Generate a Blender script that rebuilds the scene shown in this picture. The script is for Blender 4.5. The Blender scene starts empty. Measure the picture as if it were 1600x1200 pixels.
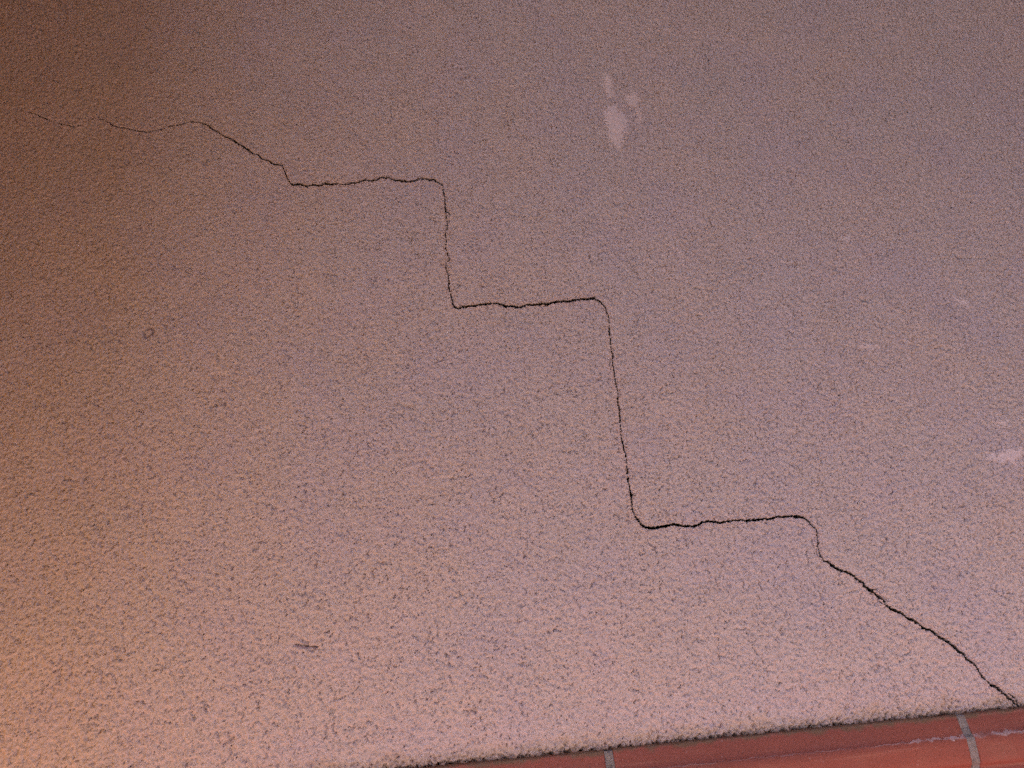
import bpy, math, random
import numpy as np
from mathutils import Matrix, Vector

# ------------------------------------------------------------------ camera
W_, H_, F_ = 1600.0, 1200.0, 26.0 / 36.0 * 1600.0
X_ = 17700.0
h = np.array([X_, 0.068 * X_, -F_]); h /= np.linalg.norm(h)
b_ = 3600.0
a_ = (0.068 * X_ * b_ + F_ * F_) / X_
v = np.array([-a_, b_, -F_]); v /= np.linalg.norm(v)
yy = np.cross(v, h)
R = np.array([h, yy, v])                      # camera axes -> world axes
FLOOR = 0.0
DIST = 0.93


def ray(px, py):
    d = R @ np.array([px - W_ / 2, H_ / 2 - py, -F_])
    return d / np.linalg.norm(d)


cdir = ray(800, 600)
CAM = np.array([0.0, 0.0, 0.0]) - cdir * DIST / 1.0


def on_wall(px, py, y=0.0):
    d = ray(px, py)
    t = (y - CAM[1]) / d[1]
    return CAM + d * t


TILE_OUT = 0.006
ztop = on_wall(1300, 1136, -TILE_OUT)[2]
SK_H = 0.135
CAM[2] += SK_H - ztop                         # floor at z = 0
ZT = SK_H                                     # top of the skirting tiles

cam_data = bpy.data.cameras.new("camera")
cam_data.sensor_width = 36.0
cam_data.lens = 26.0
cam_data.clip_start = 0.01
cam_data.clip_end = 200.0
cam = bpy.data.objects.new("camera", cam_data)
M = Matrix([list(R[0]) + [CAM[0]], list(R[1]) + [CAM[1]], list(R[2]) + [CAM[2]], [0, 0, 0, 1]])
cam.matrix_world = M
bpy.context.scene.collection.objects.link(cam)
scene = bpy.context.scene
scene.camera = cam

# ------------------------------------------------------------------ light
SUN_EL, SUN_AZ = math.radians(51.2), math.radians(170.0)   # in front of the wall, which the deep, added porch roof keeps in shade
sun_vec = Vector((math.sin(SUN_AZ) * math.cos(SUN_EL), math.cos(SUN_AZ) * math.cos(SUN_EL), math.sin(SUN_EL)))
world = bpy.data.worlds.new("World")
scene.world = world
world.use_nodes = True
nt = world.node_tree
for n in list(nt.nodes):
    nt.nodes.remove(n)
sky = nt.nodes.new("ShaderNodeTexSky")
sky.sky_type = 'NISHITA'
sky.sun_disc = False
sky.sun_elevation = SUN_EL
sky.sun_rotation = SUN_AZ
sky.air_density = 1.0
sky.dust_density = 0.5
bgn = nt.nodes.new("ShaderNodeBackground")
bgn.inputs['Strength'].default_value = 0.10
wo = nt.nodes.new("ShaderNodeOutputWorld")
nt.links.new(sky.outputs[0], bgn.inputs['Color'])
nt.links.new(bgn.outputs[0], wo.inputs['Surface'])

sd = bpy.data.lights.new("sun", 'SUN')
sd.energy = 4.9
sd.angle = math.radians(0.5)
sd.color = (1.0, 0.95, 0.80)
so = bpy.data.objects.new("sun", sd)
so.rotation_euler = sun_vec.to_track_quat('Z', 'Y').to_euler()
so.location = (0, -2, 4)
scene.collection.objects.link(so)

scene.view_settings.view_transform = 'Standard'
scene.view_settings.look = 'None'
scene.view_settings.gamma = 1.0
scene.view_settings.use_curve_mapping = False
scene.view_settings.exposure = 2.60
scene.cycles.max_bounces = 8
scene.cycles.diffuse_bounces = 5
scene.cycles.use_denoising = False
scene.cycles.denoising_input_passes = 'RGB_ALBEDO_NORMAL'
scene.cycles.denoising_prefilter = 'NONE'
SHAPE_ONLY = False

# ------------------------------------------------------------------ helpers
COL = scene.collection


def link(name, me, mat=None, parent=None, **props):
    o = bpy.data.objects.new(name, me)
    COL.objects.link(o)
    if mat and me is not None:
        if not me.materials:
            me.materials.append(mat)
    if parent:
        o.parent = parent
    for k, val in props.items():
        o[k] = val
    return o


def mesh_np(name, verts, quads, smooth=True):
    me = bpy.data.meshes.new(name)
    nv, nq = len(verts), len(quads)
    me.vertices.add(nv)
    me.vertices.foreach_set("co", np.ascontiguousarray(verts, dtype=np.float32).ravel())
    me.loops.add(nq * 4)
    me.loops.foreach_set("vertex_index", np.ascontiguousarray(quads, dtype=np.int32).ravel())
    me.polygons.add(nq)
    me.polygons.foreach_set("loop_start", np.arange(0, nq * 4, 4, dtype=np.int32))
    me.polygons.foreach_set("loop_total", np.full(nq, 4, dtype=np.int32))
    me.polygons.foreach_set("use_smooth", np.full(nq, smooth, dtype=bool))
    me.update(calc_edges=True)
    return me


def compact(name, verts, quads):
    used, inv = np.unique(quads.ravel(), return_inverse=True)
    return mesh_np(name, verts[used], inv.reshape(-1, 4))


def box(name, x0, x1, y0, y1, z0, z1):
    vs = [(x, y, z) for x in (x0, x1) for y in (y0, y1) for z in (z0, z1)]
    fs = [(0, 1, 3, 2), (4, 6, 7, 5), (0, 4, 5, 1), (2, 3, 7, 6), (0, 2, 6, 4), (1, 5, 7, 3)]
    me = bpy.data.meshes.new(name)
    me.from_pydata(vs, [], fs)
    me.update()
    return me


def smooth01(x):
    x = np.clip(x, 0, 1)
    return x * x * (3 - 2 * x)


class NT:
    """tiny node-building helper"""

    def __init__(self, name):
        self.m = bpy.data.materials.new(name)
        self.m.use_nodes = True
        self.t = self.m.node_tree
        self.bsdf = self.t.nodes['Principled BSDF']
        self.tc = self.t.nodes.new('ShaderNodeTexCoord')
        self.co = self.tc.outputs['Object']

    def n(self, kind, **kw):
        nd = self.t.nodes.new(kind)
        for k, val in kw.items():
            setattr(nd, k, val)
        return nd

    def l(self, a, b):
        self.t.links.new(a, b)

    def noise(self, scale, detail=3, rough=0.55, dist=0.0, off=(0, 0, 0), stretch=(1, 1, 1)):
        mp = self.n('ShaderNodeMapping')
        mp.inputs['Location'].default_value = off
        mp.inputs['Scale'].default_value = stretch
        self.l(self.co, mp.inputs['Vector'])
        nd = self.n('ShaderNodeTexNoise')
        nd.inputs['Scale'].default_value = scale
        nd.inputs['Detail'].default_value = detail
        nd.inputs['Roughness'].default_value = rough
        nd.inputs['Distortion'].default_value = dist
        self.l(mp.outputs[0], nd.inputs['Vector'])
        return nd.outputs['Fac']

    def ramp(self, fac, p0, p1, v0=0.0, v1=1.0):
        nd = self.n('ShaderNodeMapRange')
        nd.interpolation_type = 'SMOOTHSTEP'
        nd.inputs['From Min'].default_value = p0
        nd.inputs['From Max'].default_value = p1
        nd.inputs['To Min'].default_value = v0
        nd.inputs['To Max'].default_value = v1
        self.l(fac, nd.inputs['Value'])
        return nd.outputs['Result']

    def math(self, op, a, b=None):
        nd = self.n('ShaderNodeMath', operation=op)
        for i, q in enumerate((a, b)):
            if q is None:
                continue
            if isinstance(q, (int, float)):
                nd.inputs[i].default_value = q
            else:
                self.l(q, nd.inputs[i])
        return nd.outputs[0]

    def mix(self, fac, a, b):
        nd = self.n('ShaderNodeMix', data_type='RGBA')
        for sock, q in ((nd.inputs[0], fac), (nd.inputs[6], a), (nd.inputs[7], b)):
            if isinstance(q, (int, float)):
                sock.default_value = q
            elif isinstance(q, tuple):
                sock.default_value = (*q, 1.0)
            else:
                self.l(q, sock)
        return nd.outputs[2]

    def bump(self, hgt, dist, strength=1.0, normal=None):
        nd = self.n('ShaderNodeBump')
        nd.inputs['Distance'].default_value = dist
        nd.inputs['Strength'].default_value = strength
        self.l(hgt, nd.inputs['Height'])
        if normal:
            self.l(normal, nd.inputs['Normal'])
        return nd.outputs[0]

    def sep(self):
        nd = self.n('ShaderNodeSeparateXYZ')
        self.l(self.co, nd.inputs[0])
        return nd.outputs


# ------------------------------------------------------------------ materials
def stucco_material(name, coarse=False, smear=False):
    k = NT(name)
    base = (0.478, 0.362, 0.404)
    if smear:
        base = (0.570, 0.440, 0.500)
    c = k.mix(k.ramp(k.noise(5.0, 3), 0.36, 0.64), base, tuple(q * m for q, m in zip(base, (1.03, 1.0, 0.96))))
    # cloudy hue drift of the old paint
    c = k.mix(k.ramp(k.noise(11.0, 4, off=(3, 1, 7)), 0.42, 0.66, 0, 0.5), c, tuple(q * m for q, m in zip(base, (0.97, 0.96, 1.06))))
    # rubbed, dirty sand grains in short strings
    g1 = k.noise(300.0, 4, 0.65, 0.6, off=(4, 4, 9))
    st = k.math('ABSOLUTE', k.math('SUBTRACT', g1, 0.5))
    c = k.mix(k.math('MULTIPLY', k.ramp(st, 0.0, 0.022, 0.38, 0.0), k.ramp(k.noise(210.0, 3, 0.6, off=(1, 9, 3)), 0.50, 0.58)), c, (base[0] * 0.38, base[1] * 0.34, base[2] * 0.28))
    # grain speckle: single pale and dark sand grains
    c = k.mix(k.ramp(k.noise(620.0, 2, 0.6), 0.56, 0.72, 0, 0.30), c, tuple(min(1, q * 1.38) for q in base))
    c = k.mix(k.ramp(k.noise(560.0, 3, 0.7, off=(9, 2, 5)), 0.55, 0.70, 0, 0.38), c, (base[0] * 0.50, base[1] * 0.46, base[2] * 0.38))
    if not smear:
        # brick-dust staining in an uneven band over the skirting
        z = k.sep()[2]
        zz = k.math('ADD', z, k.ramp(k.noise(28.0, 4, 0.6, off=(5, 5, 1)), 0.3, 0.7, -0.010, 0.010))
        c = k.mix(k.ramp(zz, ZT + 0.002, ZT + 0.022, 0.45, 0.0), c, (0.45, 0.30, 0.25))
        # dark specks along the joint, painting in the shade of small gaps
        sp = k.math('MULTIPLY', k.ramp(k.noise(230.0, 3, 0.6, off=(2, 8, 3)), 0.57, 0.66), k.ramp(zz, ZT + 0.000, ZT + 0.012, 0.6, 0.0))
        c = k.mix(sp, c, (0.05, 0.05, 0.045))
        c = k.mix(k.ramp(z, ZT - 0.001, ZT + 0.0035, 0.75, 0.0), c, (0.25, 0.14, 0.10))  # joint line painted darker against the sky light on its ledge
    k.l(c, k.bsdf.inputs['Base Color'])
    k.bsdf.inputs['Roughness'].default_value = 0.92
    k.bsdf.inputs['Specular IOR Level'].default_value = 0.25
    nrm = k.bump(k.noise(520.0, 4, 0.75), 0.0005 if not smear else 0.0004, 0.9 if not smear else 0.3)
    if coarse:
        vo = k.n('ShaderNodeTexNoise')
        vo.inputs['Scale'].default_value = 120.0
        vo.inputs['Detail'].default_value = 5.0
        vo.inputs['Roughness'].default_value = 0.7
        k.l(k.co, vo.inputs['Vector'])
        nrm = k.bump(k.ramp(vo.outputs['Fac'], 0.38, 0.55), 0.0022, 1.0, nrm)
    k.l(nrm, k.bsdf.inputs['Normal'])
    return k.m


def plain_material(name, col, rough=0.9, var=0.15, scale=40.0, bump=0.0):
    k = NT(name)
    c = k.mix(k.ramp(k.noise(scale, 5, 0.6), 0.35, 0.65), tuple(q * (1 - var) for q in col), tuple(min(1, q * (1 + var)) for q in col))
    k.l(c, k.bsdf.inputs['Base Color'])
    k.bsdf.inputs['Roughness'].default_value = rough
    if bump:
        k.l(k.bump(k.noise(scale * 4, 5, 0.65), bump, 1.0), k.bsdf.inputs['Normal'])
    return k.m


m_stucco = stucco_material("stucco")
m_stucco_far = stucco_material("stucco_far", coarse=True)
m_smear = stucco_material("stucco_smear", smear=True)
m_crack = plain_material("crack_inside", (0.035, 0.026, 0.021), 1.0, 0.3, 200.0)

# ------------------------------------------------------------------ the stucco relief
CELL = 0.0012
FINE = 4
corners = [on_wall(px, py) for px, py in ((0, 0), (1600, 0), (0, 1200), (1600, 1200))]
SIDE_X = min(c[0] for c in corners) - 0.035         # inner corner with the added left return wall
X0 = SIDE_X
X1 = max(c[0] for c in corners) + 0.03
Z1 = max(c[2] for c in corners) + 0.03
Z0 = ZT - 0.006
NX = int((X1 - X0) / CELL); NZ = int((Z1 - Z0) / CELL)
NX += NX % 2; NZ += NZ % 2
X1 = X0 + NX * CELL; Z1 = Z0 + NZ * CELL
rng = np.random.default_rng(11)
HS = CELL / 2                                       # height map step
HX, HZ = NX * 2 + 1, NZ * 2 + 1
PX, PZ = HX + 63, HZ + 63
fx = np.fft.rfftfreq(PX, HS)[None, :]
fz = np.fft.fftfreq(PZ, HS)[:, None]


def band(wl, width=0.45, ax=1.0, az=1.0, power=None):
    """unit-variance noise round a wavelength (metres); ax/az stretch it"""
    fr = np.sqrt((fx * ax) ** 2 + (fz * az) ** 2) * wl + 1e-9
    if power is None:
        amp = np.exp(-(np.log(fr) / width) ** 2)
    else:
        amp = np.where(fr > 1, fr ** power, 0) 
    spec = amp * (rng.standard_normal((PZ, fx.shape[1])) + 1j * rng.standard_normal((PZ, fx.shape[1])))
    n = np.fft.irfft2(spec, s=(PZ, PX))[:HZ, :HX]
    n -= n.mean()
    return (n / n.std()).astype(np.float32)


xs = X0 + np.arange(HX) * HS
zs = Z0 + np.arange(HZ) * HS
XX, ZZ = np.meshgrid(xs.astype(np.float32), zs.astype(np.float32))

big = band(0.16)
rough_zone = 0.5 + 0.5 * np.tanh(band(0.05))
lump = band(0.011, 0.5)
lump2 = band(0.0055, 0.5)
line = band(0.019, 0.40, 0.9, 1.1) + 0.16 * band(0.006, 0.4)
line2 = band(0.0105, 0.42) + 0.15 * lump2
gate = band(0.012, 0.6)
gate2 = band(0.009, 0.6)
grain = band(0.0026, 0.35)
mm = 0.001
wide = smooth01((band(0.03, 0.5) + 0.2) / 1.6)                       # where the crevices run longer
low = 0.95 + 0.40 * smooth01((0.80 - ZZ) / 0.60)                     # the lower courses were thrown on coarser
g1_ = smooth01((gate - 0.40 + 0.9 * wide) / 0.5)
g2_ = smooth01((gate2 - 0.20) / 0.6)
Hm = 0.5 * big + 0.30 * low * np.minimum(lump, 0.9) + 0.32 * np.minimum(lump2, 0.9)
Hm += 0.18 * low * g1_ * np.tanh(line / 0.25) + 0.10 * g2_ * np.tanh(line2 / 0.3)      # one lip stands prouder
Hm -= 2.3 * low * g1_ * np.exp(-(line / 0.19) ** 2) * (0.5 + 0.6 * rough_zone)
Hm -= 2.2 * g2_ * np.exp(-(line2 / 0.22) ** 2) * (0.5 + 0.5 * rough_zone)
pit = band(0.0046, 0.4)
Hm -= 1.3 * smooth01((pit - 1.35) / 0.55)
Hm += 0.32 * grain
del low, g1_, g2_
del line, line2, gate, gate2, grain, pit

# crumbling foot of the stucco, just over the tiles
foot = smooth01(1 - (ZZ - ZT - 0.001) / 0.022)
crumb = band(0.007, 0.5); crumb2 = band(0.018, 0.5, 0.6, 1.3)
Hm += foot * (1.5 * np.minimum(crumb, 1.0) - 1.2 + 0.6 * crumb2)
edge = smooth01(1 - (ZZ - ZT) / 0.0055)
Hm -= edge * 6.0 * smooth01((crumb2 + 0.4 * crumb - 0.55) / 0.5)
Hm += edge * 2.0 * smooth01((-crumb2 - 0.6) / 0.8)
del crumb, crumb2


def wpt(px, py):
    p = on_wall(px, py)
    return p[0], p[2]


def poly_mask(pts, jag=0.0016):
    """1 inside a polygon drawn on the wall, with a ragged rim"""
    P = [wpt(*p) for p in pts]
    x0 = min(p[0] for p in P) - .004; x1 = max(p[0] for p in P) + .004
    z0 = min(p[1] for p in P) - .004; z1 = max(p[1] for p in P) + .004
    i0, i1 = max(0, int((x0 - X0) / HS)), min(HX, int((x1 - X0) / HS) + 1)
    j0, j1 = max(0, int((z0 - Z0) / HS)), min(HZ, int((z1 - Z0) / HS) + 1)
    rag = np.random.default_rng(i0 + j0).standard_normal((2, j1 - j0, i1 - i0)) * 0.0014
    sx = XX[j0:j1, i0:i1] + jag * lump2[j0:j1, i0:i1] + rag[0]
    sz = ZZ[j0:j1, i0:i1] + jag * lump[j0:j1, i0:i1] + rag[1]
    ins = np.zeros(sx.shape, bool)
    for k in range(len(P)):
        (ax, az), (bx, bz) = P[k], P[(k + 1) % len(P)]
        if az == bz:
            continue
        c = ((az > sz) != (bz > sz)) & (sx < (bx - ax) * (sz - az) / (bz - az) + ax)
        ins ^= c
    return (slice(j0, j1), slice(i0, i1)), ins


smear_polys = [
    [(943, 117), (955, 118), (957, 140), (961, 152), (950, 152), (944, 140)],
    [(975, 150), (984, 149), (993, 141), (996, 150), (997, 165), (985, 166), (979, 158)],
    [(952, 166), (962, 160), (966, 175), (978, 181), (980, 190), (977, 202), (972, 214), (970, 232), (963, 228), (959, 222), (952, 214), (950, 199), (944, 190), (945, 178)],
    [(996, 168), (1002, 172), (1003, 188), (999, 192), (996, 180)],
    [(1317, 369), (1328, 369), (1328, 377), (1317, 377)],
    [(1342, 538), (1374, 539), (1373, 543), (1355, 545), (1341, 544)],
    [(1491, 462), (1512, 471), (1514, 476), (1500, 473), (1488, 466)],
    [(1538, 708), (1552, 711), (1574, 703), (1592, 700), (1600, 708), (1586, 722), (1566, 722), (1550, 718)],
    [(1553, 658), (1574, 655), (1577, 661), (1560, 664)],
    [(1518, 398), (1524, 398), (1525, 403), (1518, 404)],
]
smear_id = np.zeros((HZ, HX), np.int16)
for si, poly in enumerate(smear_polys):
    sl, ins = poly_mask(poly)
    smear_id[sl][ins] = si + 1
sm = (smear_id > 0).astype(np.float32)
flat = 0.5 * big + 0.10 * lump + 0.10 * lump2 + 0.15
Hm = Hm * (1 - sm) + flat * sm

# a stone set in the stucco with a ring round it, a gouge, a few pits
def seg_dist(pts, closed=False):
    P = [wpt(*p) for p in pts]
    x0 = min(p[0] for p in P) - .012; x1 = max(p[0] for p in P) + .012
    z0 = min(p[1] for p in P) - .012; z1 = max(p[1] for p in P) + .012
    i0, i1 = max(0, int((x0 - X0) / HS)), min(HX, int((x1 - X0) / HS) + 1)
    j0, j1 = max(0, int((z0 - Z0) / HS)), min(HZ, int((z1 - Z0) / HS) + 1)
    sx, sz = XX[j0:j1, i0:i1], ZZ[j0:j1, i0:i1]
    d = np.full(sx.shape, 9.0)
    n = len(P)
    for k in range(n if closed else n - 1):
        (ax, az), (bx, bz) = P[k], P[(k + 1) % n]
        L = (bx - ax) ** 2 + (bz - az) ** 2 + 1e-12
        t = np.clip(((sx - ax) * (bx - ax) + (sz - az) * (bz - az)) / L, 0, 1)
        d = np.minimum(d, np.hypot(sx - ax - t * (bx - ax), sz - az - t * (bz - az)))
    return (slice(j0, j1), slice(i0, i1)), d


for pts, wd, dp, closed in [
    ([(224, 517), (226, 525), (228, 527)], 0.0008, 1.8, False),
    ([(228, 527), (233, 524), (238, 520), (239, 515), (235, 512), (230, 515)], 0.0009, 2.2, False),
    ([(461, 1007), (470, 1009), (484, 1010), (495, 1011)], 0.0010, 2.6, False),
    ([(471, 999), (477, 1004), (482, 1003)], 0.0009, 1.6, False),
    ([(455, 1016), (462, 1023)], 0.0007, 1.0, False),
    ([(754, 446), (755, 447)], 0.0015, 2.6, False),
    ([(1311, 391), (1312, 392)], 0.0014, 2.0, False),
    ([(1362, 402), (1363, 412)], 0.0008, 1.4, False),
    ([(1492, 396), (1496, 402), (1505, 404)], 0.0011, 1.8, False),
    ([(946, 126), (946, 127)], 0.0010, 1.0, False),
    ([(1345, 466), (1360, 472)], 0.0009, 1.4, False),
    ([(350, 1163), (364, 1152)], 0.0010, 1.6, False),
]:
    sl, d = seg_dist(pts, closed)
    Hm[sl] -= 2.3 * dp * np.exp(-(d / (1.25 * wd)) ** 2)

# ------------------------------------------------------------------ the crack
crack_pts = [  # photo x, y, width in photo pixels
 (44,175,.3),(45,175.5,.5),(56,178,.6),(65,183,.8),(76,188,1.2),(84,190,.6),(92,192,1.2),(104,195,1.3),(116,197,1.1),(124,196,.5),(132,190,.4),(139,186,.7),(150,185,.8),(160,187,.9),
 (170,191,1.5),(174,194,2.0),(180,196.5,1.6),(190,199,1.7),(198,200,.8),(207,202,1.1),(216,203.5,1.9),(232,206,1.7),(236,204,.7),(243,203.5,1.3),(252,202,1.4),(257,200,.7),(264,197,1.2),(276,195,1.4),(287,193,1.8),(294,191,1.3),
 (302,189.3,1.7),(313,191,1.9),(323,194,2.1),(332,201,2.1),(342,207.5,2.0),(350,212,1.2),(357,215,2.2),(368,221,2.3),(378,227,2.3),(387,233,2.4),(395,239,2.3),(403,241,1.8),
 (408,247,2.2),(418,250.5,2.4),(428,256,2.6),(438,257.5,2.2),(441,257,1.6),(444,266,1.6),(448,277,1.9),(452,284,2.0),(458,289,2.4),(466,287,2.9),(473,288.5,2.9),(479,291,3.0),(488,288,2.8),(499,289,2.7),(507,286.5,3.0),(518,287.5,3.0),(528,286,2.5),
 (532,287,.6),(537,287.5,2.2),(545,287,2.9),(552,285,2.8),(561,284,2.9),(570,280,2.9),(576,281,2.0),(581,281,3.0),(588,280,2.8),(595,276.8,2.9),(607,276,2.9),(613,279,1.9),(618,281,2.6),(628,282,3.2),(640,283,3.2),(649,281.5,3.0),(656,278.5,2.6),(663,279,2.6),(670,280,3.0),(680,281,2.6),(685,285,2.2),(690,288.5,1.8),
 (692,295,1.4),(694.5,306,1.5),(695,316,1.2),(696.5,328,2.4),(697,338,1.2),(699,348,1.2),(698.5,358,.5),(695.5,366,.8),(697,374,1.3),(697.5,380,.5),(696,386,1.0),(699,395,1.5),(702,405,1.5),(699,409,.4),(695,412,1.1),(697,420,1.4),(701,429,1.6),(701,437,1.1),(701,446,1.5),(703,455,1.4),(705,465,1.7),(708,475,2.2),
 (711,480,2.6),(716,482,2.6),(724,479,2.6),(740,477.5,2.7),(752,475.5,2.7),(760,474,2.9),(777,473.3,2.9),(785.5,474.5,2.9),(790,478.5,3.0),(803,478,2.8),(815,479.5,3.4),(822,476,2.6),(830,475.5,2.8),(840,475,3.0),(848,474,2.8),(857,475,3.3),(866,472,2.8),(875,471,3.0),(887,471.5,3.1),(896,469,3.0),(905,467,3.1),(917,467.3,3.1),(927.5,464.6,2.7),(935,469,2.5),(941,474,2.2),(946,480,2.2),
 (948,486,1.5),(951.5,495,1.5),(952,506,.8),(952,517,1.9),(953.5,528,1.6),(954.5,539,1.4),(956,549,1.5),(958.5,556,1.7),(957.5,563,1.0),(959,574,1.6),(961,585,1.4),(962,597,1.6),(965,608,1.4),(966,616,.8),(965,628,1.9),(967,636,1.8),(968.5,646,1.8),(969,656,1.9),(970,668,.9),(971,681,1.5),(972.5,690,1.7),(975,700,1.9),(978,710,1.8),(979,722,1.3),(980.5,735,1.4),(981.5,750,1.6),(984,762,1.6),(985.5,772,2.6),(987,780,1.8),(988,794,1.8),(992,806,2.0),
 (1000,817,2.5),(1009,824,3.0),(1024,825.3,3.4),(1033,822.5,2.9),(1043,821,2.9),(1052,819,3.1),(1063,821,3.1),(1075,822.3,2.6),(1078.5,821,1.0),(1081,822.5,2.6),(1090,820.5,2.8),(1096,817,2.7),(1107,814.7,2.6),(1118,815,2.6),(1127,817,2.8),(1132,814.6,2.2),(1150,812.5,2.7),(1160,812.6,2.7),(1165,814,2.7),(1178,812.3,2.7),(1187,811,2.7),(1200,811.5,2.8),(1207,810,2.4),(1212,807.5,2.5),(1224,808,2.6),(1234,806.3,2.9),(1248,807.3,3.2),(1257,809,2.8),
 (1263,815,2.2),(1269,821,2.4),(1275,827,2.0),(1277,832,1.0),(1277,841,1.6),(1279,849,1.4),(1278,854,.9),(1280,861,1.4),(1283,869,1.8),(1288,876,2.2),(1294,878,2.3),(1300,882.5,2.8),(1306,887.5,3.0),(1315,891.5,2.6),(1325,895,2.9),(1335,900,3.0),(1341,906,2.8),(1350,911,2.9),(1352,917,2.7),(1362,924,3.0),(1372,931,2.8),(1381,937,2.6),(1385,945,2.4),(1393,952,3.0),(1404,955,3.1),(1411,960,3.0),(1418,965.5,3.2),(1428,970,3.2),(1436,975,3.1),(1442.5,982,2.8),(1453,984.3,2.9),(1462,990.5,3.0),(1471,997,3.0),(1480,1002,3.2),(1488,1008,3.2),(1497,1017,3.2),(1506,1022.5,3.0),(1513,1031,2.8),(1522,1036.5,2.6),(1529,1046,2.4),(1536,1058,2.3),
 (1543,1065,2.0),(1548,1069,3.2),(1556,1072.5,2.6),(1567,1082,3.0),(1577,1090,2.8),(1585,1097,2.6),(1593,1104.5,2.6),(1599,1110,2.4)]
crack_pts = [(x, y, w_ + 0.20 * max(0.0, 1.4 - w_)) for x, y, w_ in crack_pts]
random.seed(5)
path = []
for k in range(len(crack_pts) - 1):
    (ax, ay, aw), (bx, by, bw) = crack_pts[k], crack_pts[k + 1]
    L = math.hypot(bx - ax, by - ay)
    n = max(1, int(L / 3.2))
    for q in range(n):
        t = q / n
        j = 0.45 if q else 0.12
        path.append((ax + (bx - ax) * t + random.uniform(-j, j), ay + (by - ay) * t + random.uniform(-j, j) * 1.5,
                     (aw + (bw - aw) * t) * random.uniform(0.82, 1.15)))
path.append(crack_pts[-1])
branches = [
 [(698, 330, .9), (701, 332, 1.2), (703, 336, .4)], [(985, 770, 1.3), (989, 772, 1.0), (993, 775, .4)],
 [(1279, 848, 1.0), (1284, 850, .9), (1288, 850, .4)], [(1374, 939, .7), (1381, 944, 1.0), (1386, 948, 1.1), (1392, 951, 1.2)],
 [(1352, 914, .9), (1362, 921, .8), (1372, 922, .4)], [(1577, 1084, .8), (1586, 1090, 1.5), (1591, 1098, 1.8), (1593, 1103, 1.5)],
 [(968, 615, .4), (964, 622, .9), (966, 628, 1.2)], [(954, 560, .4), (953, 570, .7), (954, 578, .4)],
]
FS = CELL / FINE
FX, FZ = NX * FINE + 1, NZ * FINE + 1
E = np.full((FZ, FX), 1.0, np.float32)            # distance outside the crack's lips
BAND = 0.0065


def burn(pts):
    for k in range(len(pts) - 1):
        ax, az = wpt(pts[k][0], pts[k][1]); bx, bz = wpt(pts[k + 1][0], pts[k + 1][1])
        ppx = 0.5 * DIST / F_ * 1.02
        wa, wb = pts[k][2] * ppx * (0.9 + 0.12 * pts[k][2]), pts[k + 1][2] * ppx * (0.9 + 0.12 * pts[k + 1][2])
        i0 = int((min(ax, bx) - BAND - X0) / FS); i1 = int((max(ax, bx) + BAND - X0) / FS) + 2
        j0 = int((min(az, bz) - BAND - Z0) / FS); j1 = int((max(az, bz) + BAND - Z0) / FS) + 2
        i0, j0 = max(i0, 0), max(j0, 0); i1, j1 = min(i1, FX), min(j1, FZ)
        if i1 <= i0 or j1 <= j0:
            continue
        gx = (X0 + np.arange(i0, i1) * FS)[None, :]; gz = (Z0 + np.arange(j0, j1) * FS)[:, None]
        L = (bx - ax) ** 2 + (bz - az) ** 2 + 1e-14
        t = np.clip(((gx - ax) * (bx - ax) + (gz - az) * (bz - az)) / L, 0, 1)
        d = np.hypot(gx - ax - t * (bx - ax), gz - az - t * (bz - az)) - (wa + (wb - wa) * t)
        E[j0:j1, i0:i1] = np.minimum(E[j0:j1, i0:i1], d.astype(np.float32))


burn(path)
for br in branches:
    burn(br)

jb = rng.standard_normal((FZ // 4 + 2, FX // 4 + 2)).astype(np.float32)
jb = np.repeat(np.repeat(jb, 4, 0), 4, 1)[:FZ, :FX]
for ax_ in (0, 1):
    jb = (jb + np.roll(jb, 1, ax_) + np.roll(jb, 2, ax_) + np.roll(jb, 3, ax_)) / 4
E += np.where(E < 0.0040, jb * 0.00034 / 0.6, 0).astype(np.float32)
del jb
Ec = E[::FINE, ::FINE]
coarseH = Hm[::2, ::2].astype(np.float32)
# cells to refine
near = E < 0.0045
nc = np.zeros((NZ, NX), bool)
for dj in range(FINE + 1):
    for di in range(FINE + 1):
        nc |= near[dj:dj + NZ * FINE:FINE, di:di + NX * FINE:FINE][:NZ, :NX]
# the wall stands with its face at y = 0 and its relief towards the viewer (-y)
cx = X0 + np.arange(NX + 1) * CELL
cz = Z0 + np.arange(NZ + 1) * CELL
CXX, CZZ = np.meshgrid(cx, cz)
lift = 0.25 * np.exp(-np.maximum(Ec, 0) / 0.0016)   # plaster lips slightly raised at the crack
vc = np.stack([CXX, -(coarseH) * mm, CZZ], -1).reshape(-1, 3)
jj, ii = np.nonzero(~nc)
i00 = jj * (NX + 1) + ii
q_coarse = np.stack([i00, i00 + 1, i00 + NX + 2, i00 + NX + 1], 1)
sid_cell = smear_id[1::2, 1::2][:NZ, :NX][jj, ii]
# fine cells
pj, pi = np.nonzero(nc)
loc_j, loc_i = np.meshgrid(np.arange(FINE), np.arange(FINE), indexing='ij')
fj = (pj[:, None, None] * FINE + loc_j[None]).ravel()
fi = (pi[:, None, None] * FINE + loc_i[None]).ravel()
g00 = fj.astype(np.int64) * FX + fi
gq = np.stack([g00, g00 + 1, g00 + FX + 1, g00 + FX], 1)
used, inv = np.unique(gq.ravel(), return_inverse=True)
uj, ui = used // FX, used % FX
ex = E[uj, ui]


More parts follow.
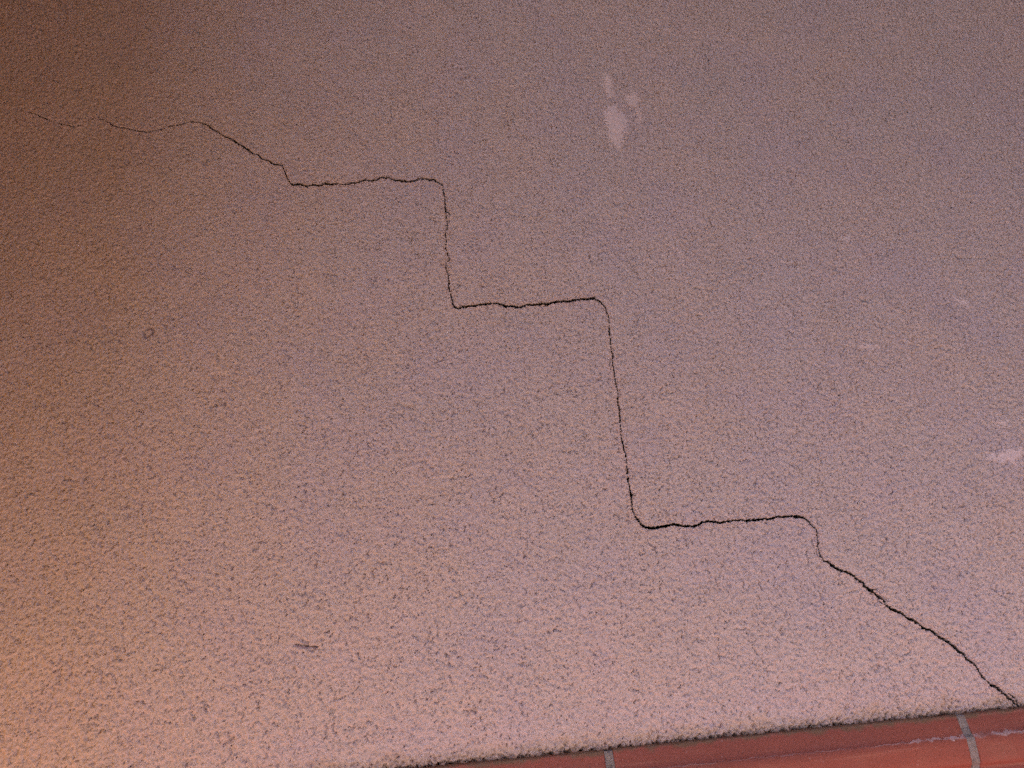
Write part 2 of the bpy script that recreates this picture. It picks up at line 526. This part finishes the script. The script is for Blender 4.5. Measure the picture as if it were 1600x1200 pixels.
def bil(A, j, i, s):
    a = j / s; b = i / s
    j0 = np.minimum(a.astype(int), A.shape[0] - 2); i0 = np.minimum(b.astype(int), A.shape[1] - 2)
    u = a - j0; w = b - i0
    return A[j0, i0] * (1 - u) * (1 - w) + A[j0 + 1, i0] * u * (1 - w) + A[j0, i0 + 1] * (1 - u) * w + A[j0 + 1, i0 + 1] * u * w


hf = bil(Hm, uj, ui, FINE // 2)
hc = bil(coarseH, uj, ui, FINE)
w = smooth01((ex - 0.0025) / 0.0017)
hh = hf * (1 - w) + hc * w
hh += 0.15 * (1 - w) * np.exp(-np.maximum(ex, 0) / 0.0012)
chip = bil(lump2 + 0.6 * lump, uj, ui, FINE // 2)
hh -= 1.6 * smooth01((chip - 0.7) / 0.8) * np.exp(-(np.maximum(ex, 0) / 0.0016) ** 2)   # chipped lips
hh -= 0.3 * np.exp(-(np.maximum(ex, 0) / 0.00045) ** 2)          # worn lips
dep = smooth01((-ex + 0.00012) / 0.00035)
hh -= dep * (3.0 + 14.0 * smooth01(-ex / 0.0007))
vf = np.stack([X0 + ui * FS, -hh * mm, Z0 + uj * FS], -1)
qf = inv.reshape(-1, 4)
ecell = (ex[qf[:, 0]] + ex[qf[:, 2]]) * 0.5
in_crack = ecell < 0.00002

wall_mesh_v = np.concatenate([vc, vf])
q_wall = np.concatenate([q_coarse[sid_cell == 0], qf[~in_crack] + len(vc)])
me = compact("stucco_wall", wall_mesh_v, q_wall)
wall = link("stucco_wall", me, m_stucco, label="rough pinkish beige stucco wall with a stepped crack, above the red tiles",
            category="wall", kind="thing")
link("crack", compact("crack", vf, qf[in_crack]), m_crack, wall, label="black stepped crack running down to the right")
for si in range(len(smear_polys)):
    sel = q_coarse[sid_cell == si + 1]
    if len(sel):
        link("plaster_smear", compact("plaster_smear", vc, sel), m_smear, wall)
print("triangles", 2 * (len(q_wall) + in_crack.sum()), "cells", NX, NZ)
del E, near

# the same wall going on round the frame
WALL_END = 2.216
WX1, WZ1 = WALL_END - 0.001, 2.227


def grid_panel(x0, x1, z0, z1, step=0.02):
    nx, nz = max(1, int((x1 - x0) / step)), max(1, int((z1 - z0) / step))
    gx, gz = np.meshgrid(np.linspace(x0, x1, nx + 1), np.linspace(z0, z1, nz + 1))
    vv = np.stack([gx, 0 * gx + 0.0, gz], -1).reshape(-1, 3)
    j, i = np.meshgrid(np.arange(nz), np.arange(nx), indexing='ij')
    a = (j * (nx + 1) + i).ravel()
    return mesh_np("plaster", vv, np.stack([a, a + 1, a + nx + 2, a + nx + 1], 1))


link("plaster", grid_panel(X1, WX1, Z0, Z1), m_stucco_far, wall)
link("plaster", grid_panel(X0, WX1, Z1, WZ1), m_stucco_far, wall)
core = box("masonry", SIDE_X, WALL_END + 0.2, 0.02, 0.22, 0.0, WZ1)
link("masonry", core, plain_material("masonry", (0.22, 0.17, 0.14)), wall)

# ------------------------------------------------------------------ skirting of glazed clay tiles
def tile_material():
    k = NT("clay_tile")
    x, y, z = k.sep()
    info = k.n('ShaderNodeObjectInfo')
    c = k.mix(k.ramp(k.noise(9.0, 4, stretch=(0.4, 1, 2.2)), 0.35, 0.65), (0.255, 0.058, 0.044), (0.190, 0.044, 0.039))
    c = k.mix(k.math('MULTIPLY', info.outputs['Random'], 0.5), c, (0.21, 0.066, 0.062))
    c = k.mix(k.ramp(k.noise(55.0, 5, 0.7, off=(1, 4, 2), stretch=(0.25, 1, 1)), 0.55, 0.75, 0, 0.4), c, (0.28, 0.105, 0.092))
    c = k.mix(k.ramp(k.noise(420.0, 2, 0.5, off=(4, 4, 2)), 0.70, 0.76, 0, 0.4), c, (0.42, 0.32, 0.38))
    # darker firing clouds, pores and thin wipe marks
    c = k.mix(k.ramp(k.noise(17.0, 5, 0.65, off=(3, 3, 3), stretch=(0.6, 1, 1)), 0.50, 0.70, 0, 0.45), c, (0.15, 0.045, 0.045))
    c = k.mix(k.ramp(k.noise(380.0, 3, 0.7, off=(7, 4, 1)), 0.60, 0.70, 0, 0.6), c, (0.12, 0.035, 0.03))
    c = k.mix(k.ramp(k.noise(70.0, 4, 0.6, off=(2, 2, 8), stretch=(0.06, 1, 3.0)), 0.56, 0.68, 0, 0.28), c, (0.33, 0.14, 0.12))
    # lime that has run along the ridge, thickest by the right-hand joint
    wob = k.ramp(k.noise(60.0, 4, 0.7, off=(6, 1, 1), stretch=(1, 0.0, 0.0)), 0.3, 0.7, -0.0012, 0.0012)
    dz = k.math('ABSOLUTE', k.math('ADD', k.math('SUBTRACT', z, ZT - RIDGE), wob))
    jx = JOINTS[1]
    thick = k.math('MULTIPLY', k.ramp(x, jx - 0.12, jx - 0.01, 0.0, 1.0), k.ramp(x, jx + 0.09, jx + 0.25, 1.0, 0.35))
    lumpy = k.ramp(k.noise(70.0, 5, 0.75, off=(2, 7, 4), stretch=(1, 0.2, 1.4)), 0.40, 0.66, 0.0, 0.0032)
    half = k.math('ADD', k.math('MULTIPLY', thick, lumpy), 0.00035)
    lime = k.ramp(k.math('SUBTRACT', half, dz), -0.0003, 0.0007)
    patchy = k.ramp(k.noise(32.0, 5, 0.7, off=(8, 3, 4)), 0.38, 0.60, 0.10, 0.55)
    lime = k.math('MULTIPLY', lime, patchy)
    c = k.mix(lime, c, (0.46, 0.36, 0.44))
    # grime on the upper lip, painted darker to dull the sky light there
    c = k.mix(k.ramp(k.math('ADD', z, k.ramp(k.noise(50.0, 4, 0.6), 0.3, 0.7, -0.003, 0.003)), ZT - 0.006, ZT - 0.0005, 0.0, 0.85), c, (0.11, 0.07, 0.05))
    k.l(c, k.bsdf.inputs['Base Color'])
    k.l(k.ramp(k.noise(30.0, 4), 0.3, 0.7, 0.45, 0.70), k.bsdf.inputs['Roughness'])
    k.bsdf.inputs['Specular IOR Level'].default_value = 0.4
    nrm = k.bump(k.noise(26.0, 3, 0.6, stretch=(0.5, 1, 1)), 0.0008, 0.6)
    nrm = k.bump(k.noise(420.0, 4, 0.7), 0.0004, 0.8, nrm)
    nrm = k.bump(lime, 0.0006, 0.9, nrm)
    k.l(nrm, k.bsdf.inputs['Normal'])
    return k.m


def grout_material():
    k = NT("grout")
    c = k.mix(k.ramp(k.noise(90.0, 5, 0.7), 0.35, 0.65), (0.18, 0.145, 0.160), (0.26, 0.21, 0.225))
    c = k.mix(k.ramp(k.noise(420.0, 3, 0.6), 0.54, 0.66, 0, 0.8), c, (0.07, 0.055, 0.07))
    k.l(c, k.bsdf.inputs['Base Color'])
    k.bsdf.inputs['Roughness'].default_value = 0.95
    k.l(k.bump(k.noise(350.0, 4, 0.7), 0.0012, 0.9), k.bsdf.inputs['Normal'])
    return k.m


RIDGE = 0.0215
# centre lines of the two joints seen in the photograph
JOINTS = [on_wall(953, 1186, -0.010)[0], on_wall(1504, 1122, -0.008)[0]]
JW = 0.0098
PITCH = JOINTS[1] - JOINTS[0]
# profile of the skirting: distance out from the wall, distance down from its top
prof = [(-0.004, 0.0), (0.0040, 0.0), (0.0056, 0.0006), (0.0064, 0.0022), (0.0080, 0.009), (0.0100, 0.016), (0.0118, 0.0200), (0.0135, 0.0214),
        (0.0150, 0.0232), (0.0151, 0.030), (0.0150, 0.040), (0.0147, 0.0465), (0.0135, 0.0495), (0.0112, 0.0515), (0.0104, 0.0535), (0.0112, 0.0560), (0.0150, 0.064),
        (0.0200, 0.076), (0.0262, 0.090), (0.0350, 0.103), (0.0465, 0.1145), (0.0600, 0.1225), (0.0750, 0.1265), (0.0900, 0.1270), (0.0915, 0.1280), (0.0915, 0.135)]


def sweep(name, x0, x1, inset=0.0, seg=0.006, amp=0.00030, seed=0, closed=True):
    rs = random.Random(seed)
    ph = [rs.uniform(0, 6.28) for _ in range(6)]
    n = max(2, int((x1 - x0) / seg))
    vs, fs = [], []
    bev = 0.0014
    xsx = [x0, x0 + bev * 0.3, x0 + bev] + [x0 + bev + (x1 - x0 - 2 * bev) * k / n for k in range(1, n)] + [x1 - bev, x1 - bev * 0.3, x1]
    if not closed:
        xsx = [x0 + (x1 - x0) * k / n for k in range(n + 1)]
    pr = prof + ([(-0.004, 0.135)] if closed else [])
    m = len(pr)
    for x in xsx:
        e = min(x - x0, x1 - x)
        ins = inset
        if closed and e < bev:
            ins += bev * (1 - math.sqrt(max(0, 1 - (1 - e / bev) ** 2)))
        wv = amp * (math.sin(x * 23 + ph[0]) + 0.6 * math.sin(x * 57 + ph[1]) + 0.4 * math.sin(x * 131 + ph[2]))
        for k, (o, d) in enumerate(pr):
            k0, k1 = max(0, k - 1), min(m - 1, k + 1)
            to, td = pr[k1][0] - pr[k0][0], pr[k1][1] - pr[k0][1]
            L = math.hypot(to, td) or 1
            no, nd = td / L, -to / L              # outward normal in (out, down)
            jit = 0.0
            if not closed:
                jit = rs.uniform(-0.0007, 0.0005)
            off = -ins + wv + jit
            if k == m - 1 and closed:
                off = 0.0
            vs.append((x, -(o + no * off) if k else 0.012, ZT - d - nd * off if k else ZT - 0.0 - nd * off - 0.0004))
    for a in range(len(xsx) - 1):
        for k in range(m - 1):
            p = a * m + k
            fs.append((p, p + 1, p + m + 1, p + m))
    if closed:
        fs.append(tuple(range(m - 1, -1, -1)))
        last = (len(xsx) - 1) * m
        fs.append(tuple(range(last, last + m)))
    me = bpy.data.meshes.new(name)
    me.from_pydata(vs, [], fs)
    me.update()
    for p in me.polygons:
        p.use_smooth = len(p.vertices) == 4
    return me


m_tile = tile_material()
m_grout = grout_material()
skirt = bpy.data.objects.new("tile_skirting", None)
COL.objects.link(skirt)
skirt["label"] = "red clay tile skirting with grey joints along the foot of the stucco wall"
skirt["category"] = "skirting"
skirt["kind"] = "thing"
kmin = math.floor((X0 - JOINTS[0]) / PITCH)
kmax = math.ceil((WX1 - JOINTS[0]) / PITCH)
for k in range(kmin, kmax):
    a = JOINTS[0] + k * PITCH + JW / 2
    b = JOINTS[0] + (k + 1) * PITCH - JW / 2
    a, b2 = max(a, X0 + 0.002), min(b, WX1)
    if b2 - a < 0.02:
        continue
    link("tile", sweep("tile", a, b2, seed=k + 20), m_tile, skirt)
    if b < WX1 - JW:
        link("mortar_joint", sweep("mortar_joint", b - 0.0015, b + JW + 0.0015, inset=0.0020, seg=0.0009, seed=k + 50, closed=False), m_grout, skirt)

# ------------------------------------------------------------------ added porch round the wall (unseen, there to shape the light)
PORCH_H = 2.227
link("added_bounce_wall", box("added_bounce_wall", SIDE_X - 0.2, SIDE_X - 0.001, -0.80, 0.22, 0.0, PORCH_H),  # added out of view to bounce orange light onto the left side
     plain_material("orange_bounce", (0.85, 0.49, 0.003), 0.9, 0.06, 14.0, 0.002), None, kind="structure",
     label="added unseen orange wall that tints the left of the cracked wall")
link("added_ceiling", box("added_ceiling", SIDE_X - 1.6, 5.0, -1.753, 0.22, PORCH_H + 0.001, PORCH_H + 0.12),  # added overhead to darken the wall's top and stop the sun
     plain_material("added_soffit", (0.58, 0.54, 0.76)), None, kind="structure", label="added unseen lilac porch roof shading the cracked wall")
link("added_end_wall", box("added_end_wall", WALL_END, WALL_END + 0.2, -1.147, -0.001, 0.0, PORCH_H),  # added to cut off light from the right
     plain_material("added_end_render", (0.44, 0.325, 0.275), 0.9, 0.06, 14.0, 0.002), None, kind="structure",
     label="added unseen return wall that blocks light from the right")
link("added_opposite_wall", box("added_opposite_wall", -1.523, 8.0, -3.883, -3.583, -0.12, 3.569),  # added to screen and reflect the light from in front
     plain_material("added_opposite_render", (0.355, 0.231, 0.136), 0.9, 0.06, 14.0, 0.002), None, kind="structure",
     label="added unseen rendered wall across the terrace, shaping the front light")


def floor_material():
    k = NT("added_floor_tiles")
    br = k.n('ShaderNodeTexBrick')
    br.offset = 0.0
    br.inputs['Scale'].default_value = 1.0
    br.inputs['Brick Width'].default_value = 0.3
    br.inputs['Row Height'].default_value = 0.3
    br.inputs['Mortar Size'].default_value = 0.006
    br.inputs['Color1'].default_value = (0.160, 0.112, 0.078, 1)
    br.inputs['Color2'].default_value = (0.150, 0.106, 0.074, 1)
    br.inputs['Mortar'].default_value = (0.2, 0.18, 0.16, 1)
    k.l(k.co, br.inputs['Vector'])
    c = k.mix(k.ramp(k.noise(6.0, 5), 0.3, 0.7, 0, 0.25), br.outputs['Color'], (0.17, 0.12, 0.08))
    k.l(c, k.bsdf.inputs['Base Color'])
    k.bsdf.inputs['Roughness'].default_value = 0.6
    k.l(k.bump(br.outputs['Fac'], -0.002, 1.0), k.bsdf.inputs['Normal'])
    return k.m


link("floor", box("floor", -6.0, 6.0, -2.323, 0.22, -0.12, -0.001), floor_material(), None, kind="structure",  # added below view to send warm light up the wall
     label="added unseen terracotta tiled terrace floor bouncing warm light onto the wall")
link("ground", box("ground", -80, 80, -80, 80, -0.5, -0.125), plain_material("soil", (0.20, 0.17, 0.12), 1.0, 0.3, 2.0, 0.01), None,
     kind="structure", label="dry pale ground around the terrace")
